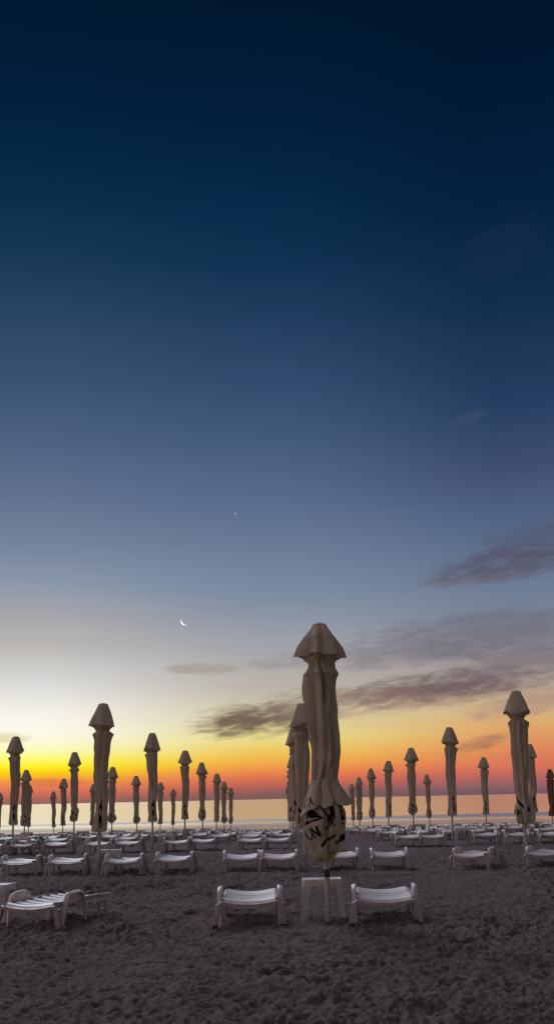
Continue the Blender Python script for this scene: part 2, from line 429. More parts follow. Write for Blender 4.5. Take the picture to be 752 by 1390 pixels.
# ------------------------------------------------------------------ sun lounger
def bed_z(x): return .288+.036*(x/.27)**2
def lounger_meshes():
    P = {}
    # slatted bed: sagging transverse slats between two side rails
    bm = bmesh.new()
    xs = np.linspace(-.268, .268, 13)
    ys = []
    y = -.86
    ys.append((y, y+.16)); y += .215
    while y < .70:
        ys.append((y, y+.17)); y += .222
    for k, (y0, y1) in enumerate(ys):
        dz = .008*math.sin((y0+.86)/1.7*2*PI)*-1-.03*max(0, y0)
        crown = [(0, -.032), (.14, -.008), (.45, .006), (.8, .0), (1, -.012)]
        tops = [[bm.verts.new((x, y0+(y1-y0)*q_, bed_z(x)+dz+dzc)) for x in xs] for q_, dzc in crown]
        b0 = [bm.verts.new((x, y0, bed_z(x)+dz-.036)) for x in xs]
        b1 = [bm.verts.new((x, y1, bed_z(x)+dz-.028)) for x in xs]
        seq = tops+[b1, b0]
        for i in range(len(seq)):
            A, B = seq[i], seq[(i+1) % len(seq)]
            for j in range(len(xs)-1):
                bm.faces.new([A[j], A[j+1], B[j+1], B[j]])
        for j in (0, -1):
            bm.faces.new([s[j] for s in seq])
    P['slatted_bed'] = bm_mesh('slatted_bed', bm, M_WHITE, 40)
    for s in (-1, 1):
        bm = bmesh.new()
        n = 12
        pts = [(-.84+1.55*i/n) for i in range(n+1)]
        rings = []
        for yy in pts:
            dz = .008*math.sin((yy+.86)/1.7*2*PI)*-1-.03*max(0, yy)
            z = .328+dz
            rings.append([bm.verts.new((s*px, yy, z+pz)) for px, pz in ((.270, .004), (.290, .002), (.296, -.012), (.294, -.044), (.270, -.048))])
        for A, B in zip(rings, rings[1:]):
            for i in range(5): bm.faces.new([A[i], A[(i+1) % 5], B[(i+1) % 5], B[i]])
        bm.faces.new(rings[0]); bm.faces.new(rings[-1][::-1])
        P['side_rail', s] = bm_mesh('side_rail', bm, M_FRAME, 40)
    # foot apron: curved board across the foot end
    bm = bmesh.new()
    xs = np.linspace(-.35, .35, 15)
    sec = []
    for x in xs:
        zt = bed_z(min(abs(x), .27))-.022-(.05 if abs(x) > .30 else 0)
        zb = zt-.046+(.006 if abs(x) > .3 else 0)
        sec.append([bm.verts.new(p) for p in ((x, -.862, zt), (x, -.885, zt-.012), (x, -.885, zb), (x, -.845, zb), (x, -.845, zt))])
    for A, B in zip(sec, sec[1:]):
        for i in range(5): bm.faces.new([A[i], A[(i+1) % 5], B[(i+1) % 5], B[i]])
    bm.faces.new(sec[0]); bm.faces.new(sec[-1][::-1])
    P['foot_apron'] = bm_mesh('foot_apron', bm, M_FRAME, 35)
    for s in (-1, 1):
        bm = bmesh.new()
        # front leg: U channel, tapering and splayed
        t = rect(s*.318, -.845, .034, .036, .262); b_ = rect(s*.358, -.885, .027, .026, .03)
        add_hull8(bm, b_, t, .008)
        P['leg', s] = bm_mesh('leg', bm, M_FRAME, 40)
        bm = bmesh.new()
        add_hull8(bm, rect(s*.361, -.888, .029, .028, -.03), rect(s*.359, -.886, .030, .029, .034), .006)
        P['foot_cap', s] = bm_mesh('foot_cap', bm, M_RUBBER, 40)
        # arm: an inverted U shell with a closed panel above the bed
        bm = bmesh.new()
        path = [(-.72, -.03), (-.69, .12), (-.66, .27), (-.635, .35), (-.60, .395), (-.54, .422), (-.40, .432), (-.27, .428), (-.205, .412), (-.155, .375), (-.12, .31), (-.075, .20), (-.03, .06), (-.005, -.03)]
        th = .02
        rings = []
        for i, (yy, zz) in enumerate(path):
            p0 = Vector(path[max(i-1, 0)]); p1 = Vector(path[min(i+1, len(path)-1)])
            tn = (p1-p0).normalized(); nr = Vector((tn.y, -tn.x))
            w = .022+.026*min(1, max(0, zz)/.3)
            x0, x1 = .298, .298+w
            up_ = (yy, zz); inn = (yy+nr.x*th, zz+nr.y*th)
            rings.append([bm.verts.new((s*x, q[0], q[1])) for x, q in ((x0, up_), (x0+w*.35, (yy-nr.x*.006, zz-nr.y*.006)), (x1, (yy+nr.x*.012, zz+nr.y*.012)), (x1, (inn[0]+nr.x*.012, inn[1]+nr.y*.012)), (x0, inn))])
        for A, B in zip(rings, rings[1:]):
            for i in range(5): bm.faces.new([A[i], A[(i+1) % 5], B[(i+1) % 5], B[i]])
        bm.faces.new(rings[0]); bm.faces.new(rings[-1][::-1])
        # closed panel
        inner = [(yy, zz) for yy, zz in path[2:11]]
        cy = sum(p[0] for p in inner)/len(inner); cz = sum(p[1] for p in inner)/len(inner)
        inner = [(cy+(p[0]-cy)*.985, cz+(p[1]-cz)*.985) for p in inner]
        A = [bm.verts.new((s*.2985, p[0], p[1])) for p in inner]; B = [bm.verts.new((s*.309, p[0], p[1])) for p in inner]
        bm.faces.new(A); bm.faces.new(B[::-1])
        for i in range(len(A)):
            j = (i+1) % len(A); bm.faces.new([A[i], A[j], B[j], B[i]])
        P['armrest', s] = bm_mesh('armrest', bm, M_WHITE, 40)
        # head end leg: open panel with two windows
        bm = bmesh.new()
        x = s*.29
        add_box(bm, (x, .40, .105), (.016, .02, .13), .005); add_box(bm, (x, .60, .105), (.016, .02, .13), .005)
        for z in (.225, .12, .02): add_box(bm, (x, .50, z), (.013, .0795, .018), .003)
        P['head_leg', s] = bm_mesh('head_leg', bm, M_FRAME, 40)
    return P
LP = lounger_meshes()
for me in LP.values(): me.transform(Matrix.Diagonal((1.05, 1, .92, 1)))

def join_meshes(name, metas):
    bm = bmesh.new()
    mats = []
    for me in metas:
        n0 = len(bm.faces)
        bm.from_mesh(me)
        bm.faces.ensure_lookup_table()
        m = me.materials[0]
        if m not in mats: mats.append(m)
        for f in bm.faces[n0:]: f.material_index = mats.index(m)
    out = bpy.data.meshes.new(name)
    bm.to_mesh(out); bm.free()
    for m in mats: out.materials.append(m)
    return out
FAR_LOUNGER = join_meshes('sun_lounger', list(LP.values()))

G_LOUNGE = 'white sun loungers set out in rows on the beach'
def lounger(x, y, rz, label, detailed):
    z = ground(y)
    if not detailed:
        o = link_mesh('sun_lounger', FAR_LOUNGER)
        o.location = (x, y, z); o.rotation_euler = (0, 0, rz)
        return tag(o, label, 'sun lounger', G_LOUNGE)
    r = empty('sun_lounger', (x, y, z), rz)
    tag(r, label, 'sun lounger', G_LOUNGE)
    link_mesh('slatted_bed', LP['slatted_bed'], r)
    link_mesh('foot_apron', LP['foot_apron'], r)
    for s in (-1, 1):
        link_mesh('side_rail', LP['side_rail', s], r)
        lg = link_mesh('leg', LP['leg', s], r)
        link_mesh('foot_cap', LP['foot_cap', s], lg)
        link_mesh('armrest', LP['armrest', s], r)
        link_mesh('head_leg', LP['head_leg', s], r)
    return r

# ------------------------------------------------------------------ side table
def table_meshes():
    P = {}
    bm = bmesh.new()
    def rr(h, rad, z, n=5):
        out = []
        for cx, cy, a0 in ((h-rad, h-rad, 0), (-h+rad, h-rad, 90), (-h+rad, -h+rad, 180), (h-rad, -h+rad, 270)):
            for k in range(n+1):
                t = math.radians(a0+90*k/n); out.append(bm.verts.new((cx+rad*math.cos(t), cy+rad*math.sin(t), z)))
        return out
    rings = [rr(.195, .05, .372), rr(.222, .05, .372), rr(.226, .05, .435), rr(.221, .05, .446), rr(.210, .05, .446), rr(.205, .05, .438)]
    for A, B in zip(rings, rings[1:]):
        for i in range(len(A)):
            j = (i+1) % len(A); bm.faces.new([A[i], A[j], B[j], B[i]])
    bm.faces.new(rings[-1]); bm.faces.new(rings[0][::-1])
    P['table_top'] = bm_mesh('table_top', bm, M_TABLE, 40)
    bm = bmesh.new()
    add_lathe(bm, [(.436, .022), (.441, .024), (.441, .019)], 14)
    P['umbrella_hole'] = bm_mesh('umbrella_hole', bm, M_CLAMP, 40)
    for a_, (sx_, sy_) in enumerate(((-1, -1), (1, -1), (1, 1), (-1, 1))):
        bm = bmesh.new()
        # L-shaped leg: two flat webs meeting at the corner, flaring into the apron
        for (hx, hy, ox, oy) in ((.045, .010, -.035, 0), (.010, .045, 0, -.035)):
            t = rect(sx_*(.212+ox), sy_*(.212+oy), hx, hy, .374)
            m_ = rect(sx_*(.222+ox*.75), sy_*(.222+oy*.75), hx*.75 if hx > .02 else hx, hy*.75 if hy > .02 else hy, .24)
            b_ = rect(sx_*(.240+ox*.55), sy_*(.240+oy*.55), hx*.52 if hx > .02 else hx, hy*.52 if hy > .02 else hy, -.02)
            add_hull8(bm, m_, t); add_hull8(bm, b_, m_)
        P['leg', a_] = bm_mesh('leg', bm, M_TABLE, 30)
    return P
TP = table_meshes()
FAR_TABLE = join_meshes('side_table', list(TP.values()))
G_TABLE = 'square white plastic side tables under the parasols'
def table(x, y, rz, label, detailed):
    z = ground(y)
    if not detailed:
        o = link_mesh('side_table', FAR_TABLE); o.location = (x, y, z); o.rotation_euler = (0, 0, rz)
        return tag(o, label, 'table', G_TABLE)
    r = empty('side_table', (x, y, z), rz); tag(r, label, 'table', G_TABLE)
    tp = link_mesh('table_top', TP['table_top'], r)
    link_mesh('umbrella_hole', TP['umbrella_hole'], tp)
    for k in range(4): link_mesh('leg', TP['leg', k], r)
    return r

# ------------------------------------------------------------------ closed parasol
GLY = {'A': [[(0, 0), (.5, 1), (1, 0)], [(.2, .34), (.8, .34)]], 'T': [[(0, 1), (1, 1)], [(.5, 0), (.5, 1)]],
       'U': [[(0, 1), (0, .28), (.28, 0), (.72, 0), (1, .28), (1, 1)]], 'N': [[(0, 0), (0, 1), (1, 0), (1, 1)]]}
def stroke(S, Z, pts, w):
    m = np.zeros_like(S)
    for (x0, z0), (x1, z1) in zip(pts, pts[1:]):
        dx, dz = x1-x0, z1-z0
        t = np.clip(((S-x0)*dx+(Z-z0)*dz)/(dx*dx+dz*dz+1e-9), 0, 1)
        dist = np.hypot(S-x0-t*dx, Z-z0-t*dz)
        m = np.maximum(m, np.clip((w-dist)/.004+.5, 0, 1))
    return m
def word(S, Z, text, s0, z0, cw, ch, ang, w, gap=.3):
    c, s = math.cos(ang), math.sin(ang)
    m = np.zeros_like(S); x = 0
    for ch_ in text:
        for pl in GLY[ch_]:
            pts = [(s0+(x+px*cw)*c-pz*ch*s, z0+(x+px*cw)*s+pz*ch*c) for px, pz in pl]
            m = np.maximum(m, stroke(S, Z, pts, w))
        x += cw*(1+gap)
    return m
def poly(S, Z, pts):
    inside = np.zeros(S.shape, bool)
    n = len(pts)
    for i in range(n):
        x0, z0 = pts[i]; x1, z1 = pts[(i+1) % n]
        cnd = ((z0 > Z) != (z1 > Z)) & (S < (x1-x0)*(Z-z0)/((z1-z0) if z1 != z0 else 1e-9)+x0)
        inside ^= cnd
    return inside.astype(float)

def cloth(name, prof, nth, nz, pleats, amp, seed, mat, ink=None, lump=.0, hem=None, lobes=None, trim=0, drift=.25, folds=None, bow=0.0):
    """closed fabric tube. prof: (z, radius) from the top down; pleats: count of sharp inward folds; amp(t): depth of the folds along the length"""
    R = np.random.RandomState(seed)
    zt = np.array([p[0] for p in prof], float); rr = np.array([p[1] for p in prof], float)
    t = np.linspace(0, 1, nz)
    tp = np.concatenate([[0], np.cumsum(np.hypot(np.diff(zt), np.diff(rr)))]); tp /= tp[-1]
    t = np.unique(np.round(np.concatenate([t, tp]), 5)); nz = len(t)
    zc = np.interp(t, tp, zt); rc = np.interp(t, tp, rr)
    ph = np.linspace(-PI, PI, nth, endpoint=False)
    Tm, PH = np.meshgrid(t, ph, indexing='ij')
    Zm = np.repeat(zc[:, None], nth, 1); Rm = np.repeat(rc[:, None], nth, 1)
    A = np.interp(t, [a_[0] for a_ in amp], [a_[1] for a_ in amp])[:, None]
    # alternating ridges and valleys, each wandering a little down the length: crisp hanging pleats
    if folds:
        base = np.array([q[0] for q in folds]); rad_ = np.array([q[1] for q in folds]); K = len(folds)
    else:
        K = 2*pleats
        base = np.cumsum(R.uniform(.55, 1.45, K)); base = base/base[-1]*2*PI-PI
        rad_ = np.where(np.arange(K) % 2 == 0, R.uniform(-.15, .2, K), R.uniform(-1.25, -.6, K))
    dr = np.stack([vnoise(t*2.6+seed*3.1, np.full_like(t, 5+1.1*math.cos(b_)), np.full_like(t, 5+1.1*math.sin(b_)))-.5 for b_ in base], 1)*2*drift
    dr += (np.stack([vnoise(t*4+seed*2.3, np.full_like(t, i*7.3+.37))-.5 for i in range(K)], 1))*drift*.5
    dv = np.stack([vnoise(t*4.5+seed*1.7+11, np.full_like(t, i*5.9+.61))-.5 for i in range(K)], 1)
    fold = np.zeros_like(PH)
    off = .035*np.arange(K)
    for j in range(nz):
        an = np.maximum.accumulate(base+dr[j]-off)+off; rv = rad_+dv[j]*(.9 if not folds else .3)
        an = np.minimum(an, an[0]+2*PI-.03)
        fold[j] = np.interp(ph, np.concatenate([an-2*PI, an, an+2*PI]), np.tile(rv, 3))
    Rm = Rm*(1+A*fold)
    if lobes:
        nl, la, ph0 = lobes
        L_ = np.interp(t, [a_[0] for a_ in la], [a_[1] for a_ in la])[:, None]
        Rm = Rm*(1+L_*(np.abs(np.cos((PH-ph0)*nl/2))**1.5-.45))
    if lump:
        nx, ny = np.cos(PH)*1.3+5, np.sin(PH)*1.3+5
        ln = (vnoise(nx*1.6+seed, ny*1.6, Zm*5+seed)-.5)+.6*(vnoise(nx*3.4+seed, ny*3.4, Zm*9+seed)-.5)
        lw = np.interp(t, [0, .6, 1], [.4, .8, 1.0])[:, None] if np.isscalar(lump) else np.interp(t, [q[0] for q in lump], [q[1] for q in lump])[:, None]
        Rm = Rm+(lump*lw if np.isscalar(lump) else lw)*ln
    Rm = np.maximum(Rm, .03)
    if hem is not None:
        z0 = zc[0]
        hz = hem(ph)[None, :]             # 1 = full length
        Zm = z0+(Zm-z0)*hz
    bx_ = bow*(vnoise(Zm*1.6+seed*1.9, Zm*0+.5)-.5)*2*np.sin(PI*np.clip(Tm, 0, 1)); by_ = bow*(vnoise(Zm*1.6+seed*2.7, Zm*0+8.5)-.5)*2*np.sin(PI*np.clip(Tm, 0, 1))
    X = Rm*np.sin(PH)+bx_; Y = -Rm*np.cos(PH)+by_
    V = np.stack([X, Y, Zm], -1).reshape(-1, 3)
    idx = np.arange(nz*nth).reshape(nz, nth)
    nx_ = np.roll(idx, -1, 1)
    F = np.stack([idx[:-1], idx[1:], nx_[1:], nx_[:-1]], -1).reshape(-1, 4)
    me = mesh_from(name, V, F, mat)
    me.set_sharp_from_angle(angle=math.radians(32))
    ca = me.color_attributes.new('ink', 'FLOAT_COLOR', 'POINT')
    C_ = np.zeros((nz*nth, 4), np.float32); C_[:, 3] = 1
    S = PH*.21
    if ink is not None: C_[:, 0] = np.clip(ink(S, Zm), 0, 1).reshape(-1)
    if trim: C_[:, 1] = (np.clip((Tm-(1-trim))/(trim*.35+1e-6), 0, 1)*(.55+.45*vnoise(PH*3+30, Zm*8+9))).reshape(-1)
    ca.data.foreach_set('color', C_.reshape(-1))
    return me

def cap_mesh(name, zt, zh, rt_, rh, seed, mat, fine=False, pl=5):
    g_ = 1.0 if fine else .5
    n = 144 if fine else 64
    prof = [(zt, .004), (zt-.006, rt_*.55), (zt-.022, rt_*.92), (zt-.05, rt_*1.06), (zh+.22, rt_+.48*(rh-rt_)), (zh, rh), (zh-.008, rh*.99), (zh+.004, rh*.90), (zh-.045, rh*.66), (zh-.10, rh*.54), (zh-.12, rh*.46)]
    R = np.random.RandomState(seed); p0 = R.uniform(-.3, .3); am = R.uniform(.8, 1.2)
    return cloth(name, prof, n, 44 if fine else 26, pl, [(0, 0), (.10, .08*g_), (.35, .22*g_), (.66, .40*g_), (.75, .45*g_), (1, .3)], seed, mat,
                 hem=lambda p: 1+am*(.04*np.cos(4*(p-p0))+.05*np.cos(2*p+seed)+.05*np.sin(3*p+seed*1.3)), trim=.16, drift=.10)

def pole_mesh(name, top):
    bm = bmesh.new()
    add_lathe(bm, [(-.15, .031), (.60, .031), (.605, .028), (top, .026)], 14)
    return bm_mesh(name, bm, M_POLE, 40)

def ink_logo(k):
    def f(S, Z):
        m = poly(S, Z, [(-.02+k, 1.26), (.12+k, 1.42), (.15+k, 1.06), (.07+k, .92)])
        m *= 1-word(S, Z, 'ATA', .015+k, 1.20, .03, .07, -1.0, .010)
        m = np.maximum(m, stroke(S, Z, [(.10+k, .99), (.16+k, 1.01), (.17+k, .92), (.11+k, .90)], .02))
        return m
    return f
def ink_band(k):
    def f(S, Z):
        m = poly(S, Z, [(-.15+k, 1.22), (.10+k, 1.04), (.12+k, 1.10), (-.12+k, 1.30)])
        m = np.maximum(m, word(S, Z, 'UN', -.08+k, .92, .055, .09, .2, .010))
        m = np.maximum(m, poly(S, Z, [(.20+k, 1.0), (.27+k, 1.15), (.32+k, .98)]))
        m = np.maximum(m, poly(S, Z, [(-.36+k, .95), (-.30+k, 1.2), (-.25+k, 1.18), (-.30+k, .92)]))
        return m
    return f
def ink_main_low(S, Z):
    m = word(S, Z, 'UN', -.20, .885, .062, .10, .32, .0115, .42)
    tri = poly(S, Z, [(-.25, 1.03), (-.235, 1.25), (-.02, 1.12)])
    tri *= 1-poly(S, Z, [(-.215, 1.08), (-.21, 1.115), (-.07, 1.125)])
    m = np.maximum(m, tri)
    m = np.maximum(m, stroke(S, Z, [(-.09, 1.27), (.03, 1.14), (.035, 1.03), (0, 1.0)], .012))
    bl = poly(S, Z, [(.045, 1.30), (.10, 1.30), (.095, 1.02), (.035, 1.04)])
    m = np.maximum(m, bl*(1-stroke(S, Z, [(.06, 1.03), (.12, 1.12)], .008)))
    bl2 = poly(S, Z, [(.18, 1.36), (.36, 1.36), (.34, 1.02), (.19, 1.06)])
    bl2 *= 1-poly(S, Z, [(.215, 1.13), (.255, 1.13), (.255, 1.21), (.215, 1.20)])
    bl2 *= 1-stroke(S, Z, [(.15, 1.26), (.30, 1.21)], .010)
    bl2 *= 1-stroke(S, Z, [(.15, 1.09), (.36, 1.06)], .012)
    bl2 *= 1-stroke(S, Z, [(.29, 1.36), (.30, .98)], .014)
    m = np.maximum(m, bl2)
    m = np.maximum(m, stroke(S, Z, [(-.05, .82), (.0, .88), (.12, .93)], .016))
    m = np.maximum(m, poly(S, Z, [(.16, .86), (.33, .98), (.31, .88), (.18, .82)]))
    m = np.maximum(m, stroke(S, Z, [(-.30, .80), (-.28, .9)], .01))
    m = m*np.clip(.55+.9*vnoise(S*26+40, Z*26+9), 0, 1)
    m = np.maximum(m, poly(S, Z, [(-.55, .9), (-.50, 1.25), (-.40, 1.2), (-.42, .92)]))
    return m
def ink_main_skirt(S, Z):
    return word(S, Z, 'ATA', -.255, 1.20, .043, .10, .45, .0078, .34)

G_UMB = 'closed parasols standing in rows on the beach'
COLN = {}
def strap_mesh(z, r, mat):
    bm = bmesh.new()
    n = 40
    rings = []
    for (dz, dr) in ((.012, 0), (.012, .006), (-.012, .006), (-.012, 0)):
        rings.append([bm.verts.new(((r+dr)*(1+.06*math.sin(5*2*PI*k/n))*math.sin(2*PI*k/n), -(r+dr)*(1+.06*math.sin(5*2*PI*k/n))*math.cos(2*PI*k/n), z+dz+.006*math.sin(2*PI*k/n))) for k in range(n)])
    for i in range(4):
        A, B = rings[i], rings[(i+1) % 4]
        for k in range(n): bm.faces.new([A[k], A[(k+1) % n], B[(k+1) % n], B[k]])
    return bm_mesh('tie_strap', bm, mat, 50)

# variants: list of (part name, mesh)
def variant(seed, kind, mat=M_FAB):
    parts = [('pole', pole_mesh('pole', 3.2))]
    R = np.random.RandomState(seed)
    w = R.uniform(.95, 1.06)
    if kind == 'smooth':      # straight sleeve with a flared lower hem
        prof = [(2.95, .05), (2.80, .11*w), (2.75, .135*w), (2.69, .185*w), (2.60, .165*w), (2.3, .152*w), (1.9, .146*w), (1.5, .134*w), (1.2, .124*w), (.98, .132*w), (.86, .15*w), (.80, .13), (.82, .07)]
        parts.append(('canopy', cloth('canopy', prof, 72, 70, 9, [(0, .05), (.1, .28), (.5, .38), (.85, .26), (1, .4)], seed, mat, ink_logo(R.uniform(-.04, .02)), .035,
                                      lobes=(3, [(0, 0), (.10, .15), (.135, .55), (.2, .12), (1, .06)], R.uniform(0, 3)), bow=.045, trim=.035)))
    elif kind == 'tied':      # tied low down, bulging beneath the tie
        prof = [(2.95, .05), (2.80, .115*w), (2.75, .14*w), (2.69, .20*w), (2.60, .19*w), (2.3, .185*w), (1.9, .18*w), (1.5, .160*w), (1.30, .135*w), (1.24, .15*w), (1.08, .195*w), (.95, .20*w), (.84, .175*w), (.76, .12), (.78, .06)]
        parts.append(('canopy', cloth('canopy', prof, 80, 80, 9, [(0, .05), (.1, .28), (.5, .38), (.72, .3), (1, .3)], seed, mat, ink_band(R.uniform(-.1, .1)), [(0, .02), (.6, .03), (.75, .03), (.85, .11), (1, .10)],
                                      lobes=(3, [(0, 0), (.10, .15), (.135, .55), (.2, .12), (1, .06)], R.uniform(0, 3)), bow=.045, trim=.05)))
        parts.append(('tie_strap', strap_mesh(1.285, .136*w, mat)))
    elif kind == 'waisted':   # slim waist, flounce at the hem
        prof = [(2.95, .05), (2.80, .10*w), (2.74, .12*w), (2.66, .18*w), (2.56, .135*w), (2.40, .15*w), (2.1, .148*w), (1.7, .128*w), (1.45, .105*w), (1.3, .12*w), (1.1, .16*w), (.95, .17*w), (.84, .13*w), (.80, .07)]
        parts.append(('canopy', cloth('canopy', prof, 72, 70, 8, [(0, .05), (.1, .28), (.5, .38), (.85, .26), (1, .4)], seed, mat, ink_band(R.uniform(-.1, .1)), [(0, .03), (.6, .04), (.8, .07), (1, .08)],
                                      lobes=(3, [(0, 0), (.10, .15), (.145, .6), (.22, .12), (1, .06)], R.uniform(0, 3)), bow=.045, trim=.04)))
    parts.append(('top_cap', cap_mesh('top_cap', 3.31, 2.86+R.uniform(-.03, .02), .10, .278*w, seed+50, mat)))
    return parts

VAR = {'B1': variant(11, 'smooth'), 'B2': variant(12, 'smooth'), 'B3': variant(17, 'smooth'), 'C1': variant(13, 'tied'), 'C2': variant(14, 'tied'), 'D1': variant(15, 'waisted'), 'D2': variant(16, 'waisted'),
       'R': variant(19, 'tied', M_RED)}

def parasol(x, y, h, var, label, rz=0, lean=(0, 0)):
    r = empty('closed_parasol', (x, y, ground(y)), 0)
    r.rotation_euler = (lean[0], lean[1], rz)
    r.scale = (1, 1, h/3.3)
    tag(r, label, 'parasol', G_UMB)
    for nm, me in VAR[var]: link_mesh(nm, me, r)
    return r

# the tall parasol in front
def main_parasol():
    r = empty('closed_parasol', (.475, 13.9, 0))
    r.scale = (1, 1, 1.012)
    tag(r, 'tallest closed parasol in front, with bunched printed skirt, beside a white table', 'parasol', G_UMB)
    link_mesh('pole', pole_mesh('pole', 3.2), r)
    bm = bmesh.new(); add_lathe(bm, [(.48, .026), (.48, .036), (.56, .036), (.56, .026)], 14, cap=False)
    add_box(bm, (.0, -.04, .52), (.018, .014, .03), .004)
    cl_ = link_mesh('pole_clamp', bm_mesh('pole_clamp', bm, M_CLAMP, 40), r)
    prof = [(3.0, .08), (2.88, .15), (2.80, .17), (2.735, .228), (2.68, .212), (2.4, .20), (2.1, .195), (1.8, .182), (1.62, .166), (1.53, .158), (1.48, .158), (1.44, .10)]
    link_mesh('canopy', cloth('canopy', prof, 220, 190, 9, [(0, .2), (.15, .40), (.4, .58), (.85, .5), (.95, .34), (1, .25)], 31, M_FAB, None, [(0, .0), (.5, .02), (.9, .02), (1, .0)],
                              lobes=(4, [(0, 0), (.17, .22), (.28, .04), (1, 0)], PI/2), drift=.5, bow=.025), r)
    link_mesh('tie_strap', strap_mesh(1.53, .146, M_FAB), r)
    prof = [(1.53, .155), (1.48, .168), (1.40, .205), (1.32, .242), (1.24, .282), (1.235, .275), (1.26, .22)]
    sk = link_mesh('skirt', cloth('skirt', prof, 420, 120, 7, [(0, .15), (.3, .30), (1, .36)], 33, M_FAB, ink_main_skirt, [(0, .0), (1, .02)],
                                  hem=lambda p: 1+.30*np.exp(-((p+1.15)/.55)**2)-.10*np.exp(-((p-1.2)/.5)**2)+.05*np.cos(5*p+1)-.16*np.exp(-((p+.3)/.12)**2)-.14*np.exp(-((p-.5)/.14)**2), trim=.10, drift=.06,
                                  folds=[(-3, -.3), (-2.5, .1), (-2.0, -.7), (-1.45, .12), (-.5, .12), (-.3, -1.0), (-.05, .1), (.3, .0), (.5, -.9), (.9, .05), (1.5, .4), (2.0, -.7), (2.6, .1)]), r)
    prof = [(1.40, .12), (1.30, .165), (1.18, .215), (1.06, .238), (.95, .228), (.86, .20), (.78, .172), (.72, .14), (.685, .10), (.69, .04)]
    link_mesh('lower_bundle', cloth('lower_bundle', prof, 560, 300, 7, [(0, .1), (.5, .24), (1, .3)], 37, M_FAB, ink_main_low, [(0, .03), (.4, .06), (.75, .10), (1, .06)], hem=lambda p: 1+.07*np.cos(2*p+1.2)-.05*np.exp(-((p-.12)/.2)**2)+.04*np.cos(5*p), trim=.19, drift=.12,
                                  folds=[(-2.8, 0), (-2.2, -.7), (-1.7, .1), (-1.1, .18), (-.1, .1), (.12, -1.1), (.3, .12), (.9, .05), (1.1, -1.0), (1.4, .25), (2.0, -.5), (2.5, .1)]), r)
    link_mesh('top_cap', cap_mesh('top_cap', 3.33, 2.945, .09, .30, 61, M_FAB, True, 6), r)
main_parasol()

ORD = ['', 'front', 'second', 'third', 'fourth', 'fifth', 'sixth', 'seventh', 'eighth', 'ninth']
COLX = [-19.7, -15.55, -11.4, -7.55, -3.58, .45, 4.68, 8.8, 13.0, 17.2]
COLNAME = ['fifth column left of centre', 'fourth column left of centre', 'third column left of centre', 'second column left of centre', 'first column left of centre', 'central column',
           'first column right of centre', 'second column right of centre', 'third column right of centre', 'fourth column right of centre']
ROWY = {1: 13.9, 2: 24, 3: 34.5, 4: 44, 5: 53, 6: 63, 7: 73, 8: 84, 9: 94}
UMB = [  # row, column, X, height, variant
    (2, 4, -3.63, 3.29, 'B1'), (2, 5, .41, 3.21, 'D1'), (2, 6, 4.73, 3.37, 'C1'),
    (3, 3, -7.65, 3.25, 'B2'), (3, 4, -3.70, 3.27, 'B3'), (3, 5, .42, 3.37, 'D2'), (3, 6, 4.75, 3.26, 'B1'),
    (4, 3, -7.55, 3.25, 'D2'), (4, 4, -3.56, 3.22, 'B2'), (4, 5, .44, 3.43, 'C1'), (4, 6, 4.67, 3.15, 'D1'), (4, 7, 9.04, 3.19, 'B3'),
    (5, 2, -11.26, 3.10, 'C2'), (5, 3, -7.46, 3.15, 'D1'), (5, 4, -3.51, 3.26, 'D2'), (5, 5, .45, 3.46, 'C2'), (5, 6, 4.53, 3.16, 'B2'), (5, 7, 8.78, 3.23, 'B1'),
    (6, 2, -11.40, 3.13, 'B3'), (6, 3, -7.56, 3.20, 'D1'), (6, 4, -3.48, 3.23, 'B2'), (6, 5, .49, 3.45, 'D2'), (6, 6, 4.60, 3.32, 'D2'), (6, 8, 13.86, 3.09, 'R'),
    (7, 1, -15.26, 3.25, 'B2'), (7, 2, -11.47, 3.23, 'D2'), (7, 3, -7.38, 3.23, 'B1'), (7, 4, -3.55, 3.20, 'D1'), (7, 5, .46, 3.42, 'C1'), (7, 6, 4.55, 3.29, 'C2'), (7, 7, 8.74, 3.37, 'D2'),
    (8, 0, -19.64, 3.17, 'B1'), (8, 1, -15.8, 3.19, 'B3'), (8, 3, -7.62, 3.17, 'B2'), (8, 4, -3.63, 3.19, 'D2'), (8, 5, .42, 3.41, 'B3'), (8, 6, 4.81, 3.26, 'B2')]
for (row, ci, x, h, v) in UMB:
    look = {'B': 'straight', 'C': 'low tied', 'D': 'waisted', 'R': 'reddish brown'}[v[0]]
    lab = 'closed %s parasol, %s row, %s' % ('beige' if v != 'R' else 'rust red', ORD[row], COLNAME[ci])
    if v == 'R': lab = 'closed rust red parasol near the right edge, the only reddish one'
    parasol(x, ROWY[row], h, v, lab, random.uniform(-.5, .5), (random.gauss(0, .010), random.gauss(0, .016)))

# ------------------------------------------------------------------ loungers and tables
lounger(-.405, 14.42, .015, 'white slatted lounger in front, left of the table under the tallest parasol', True)
lounger(1.13, 14.28, -.05, 'white slatted lounger in front, right of the table under the tallest parasol', True)
ang = -math.radians(14)
lx, ly = .36, -.88
lounger(-2.46-(lx*math.cos(ang)-ly*math.sin(ang)), 13.42-(lx*math.sin(ang)+ly*math.cos(ang)), ang, 'turned white lounger in front, cut by the left edge of the photo', True)
table(.43, 14.33, .02, 'white plastic table under the tallest parasol in front', True)
table(-3.44, 14.55, -.1, 'white plastic table in front, at the left edge behind the turned lounger', True)

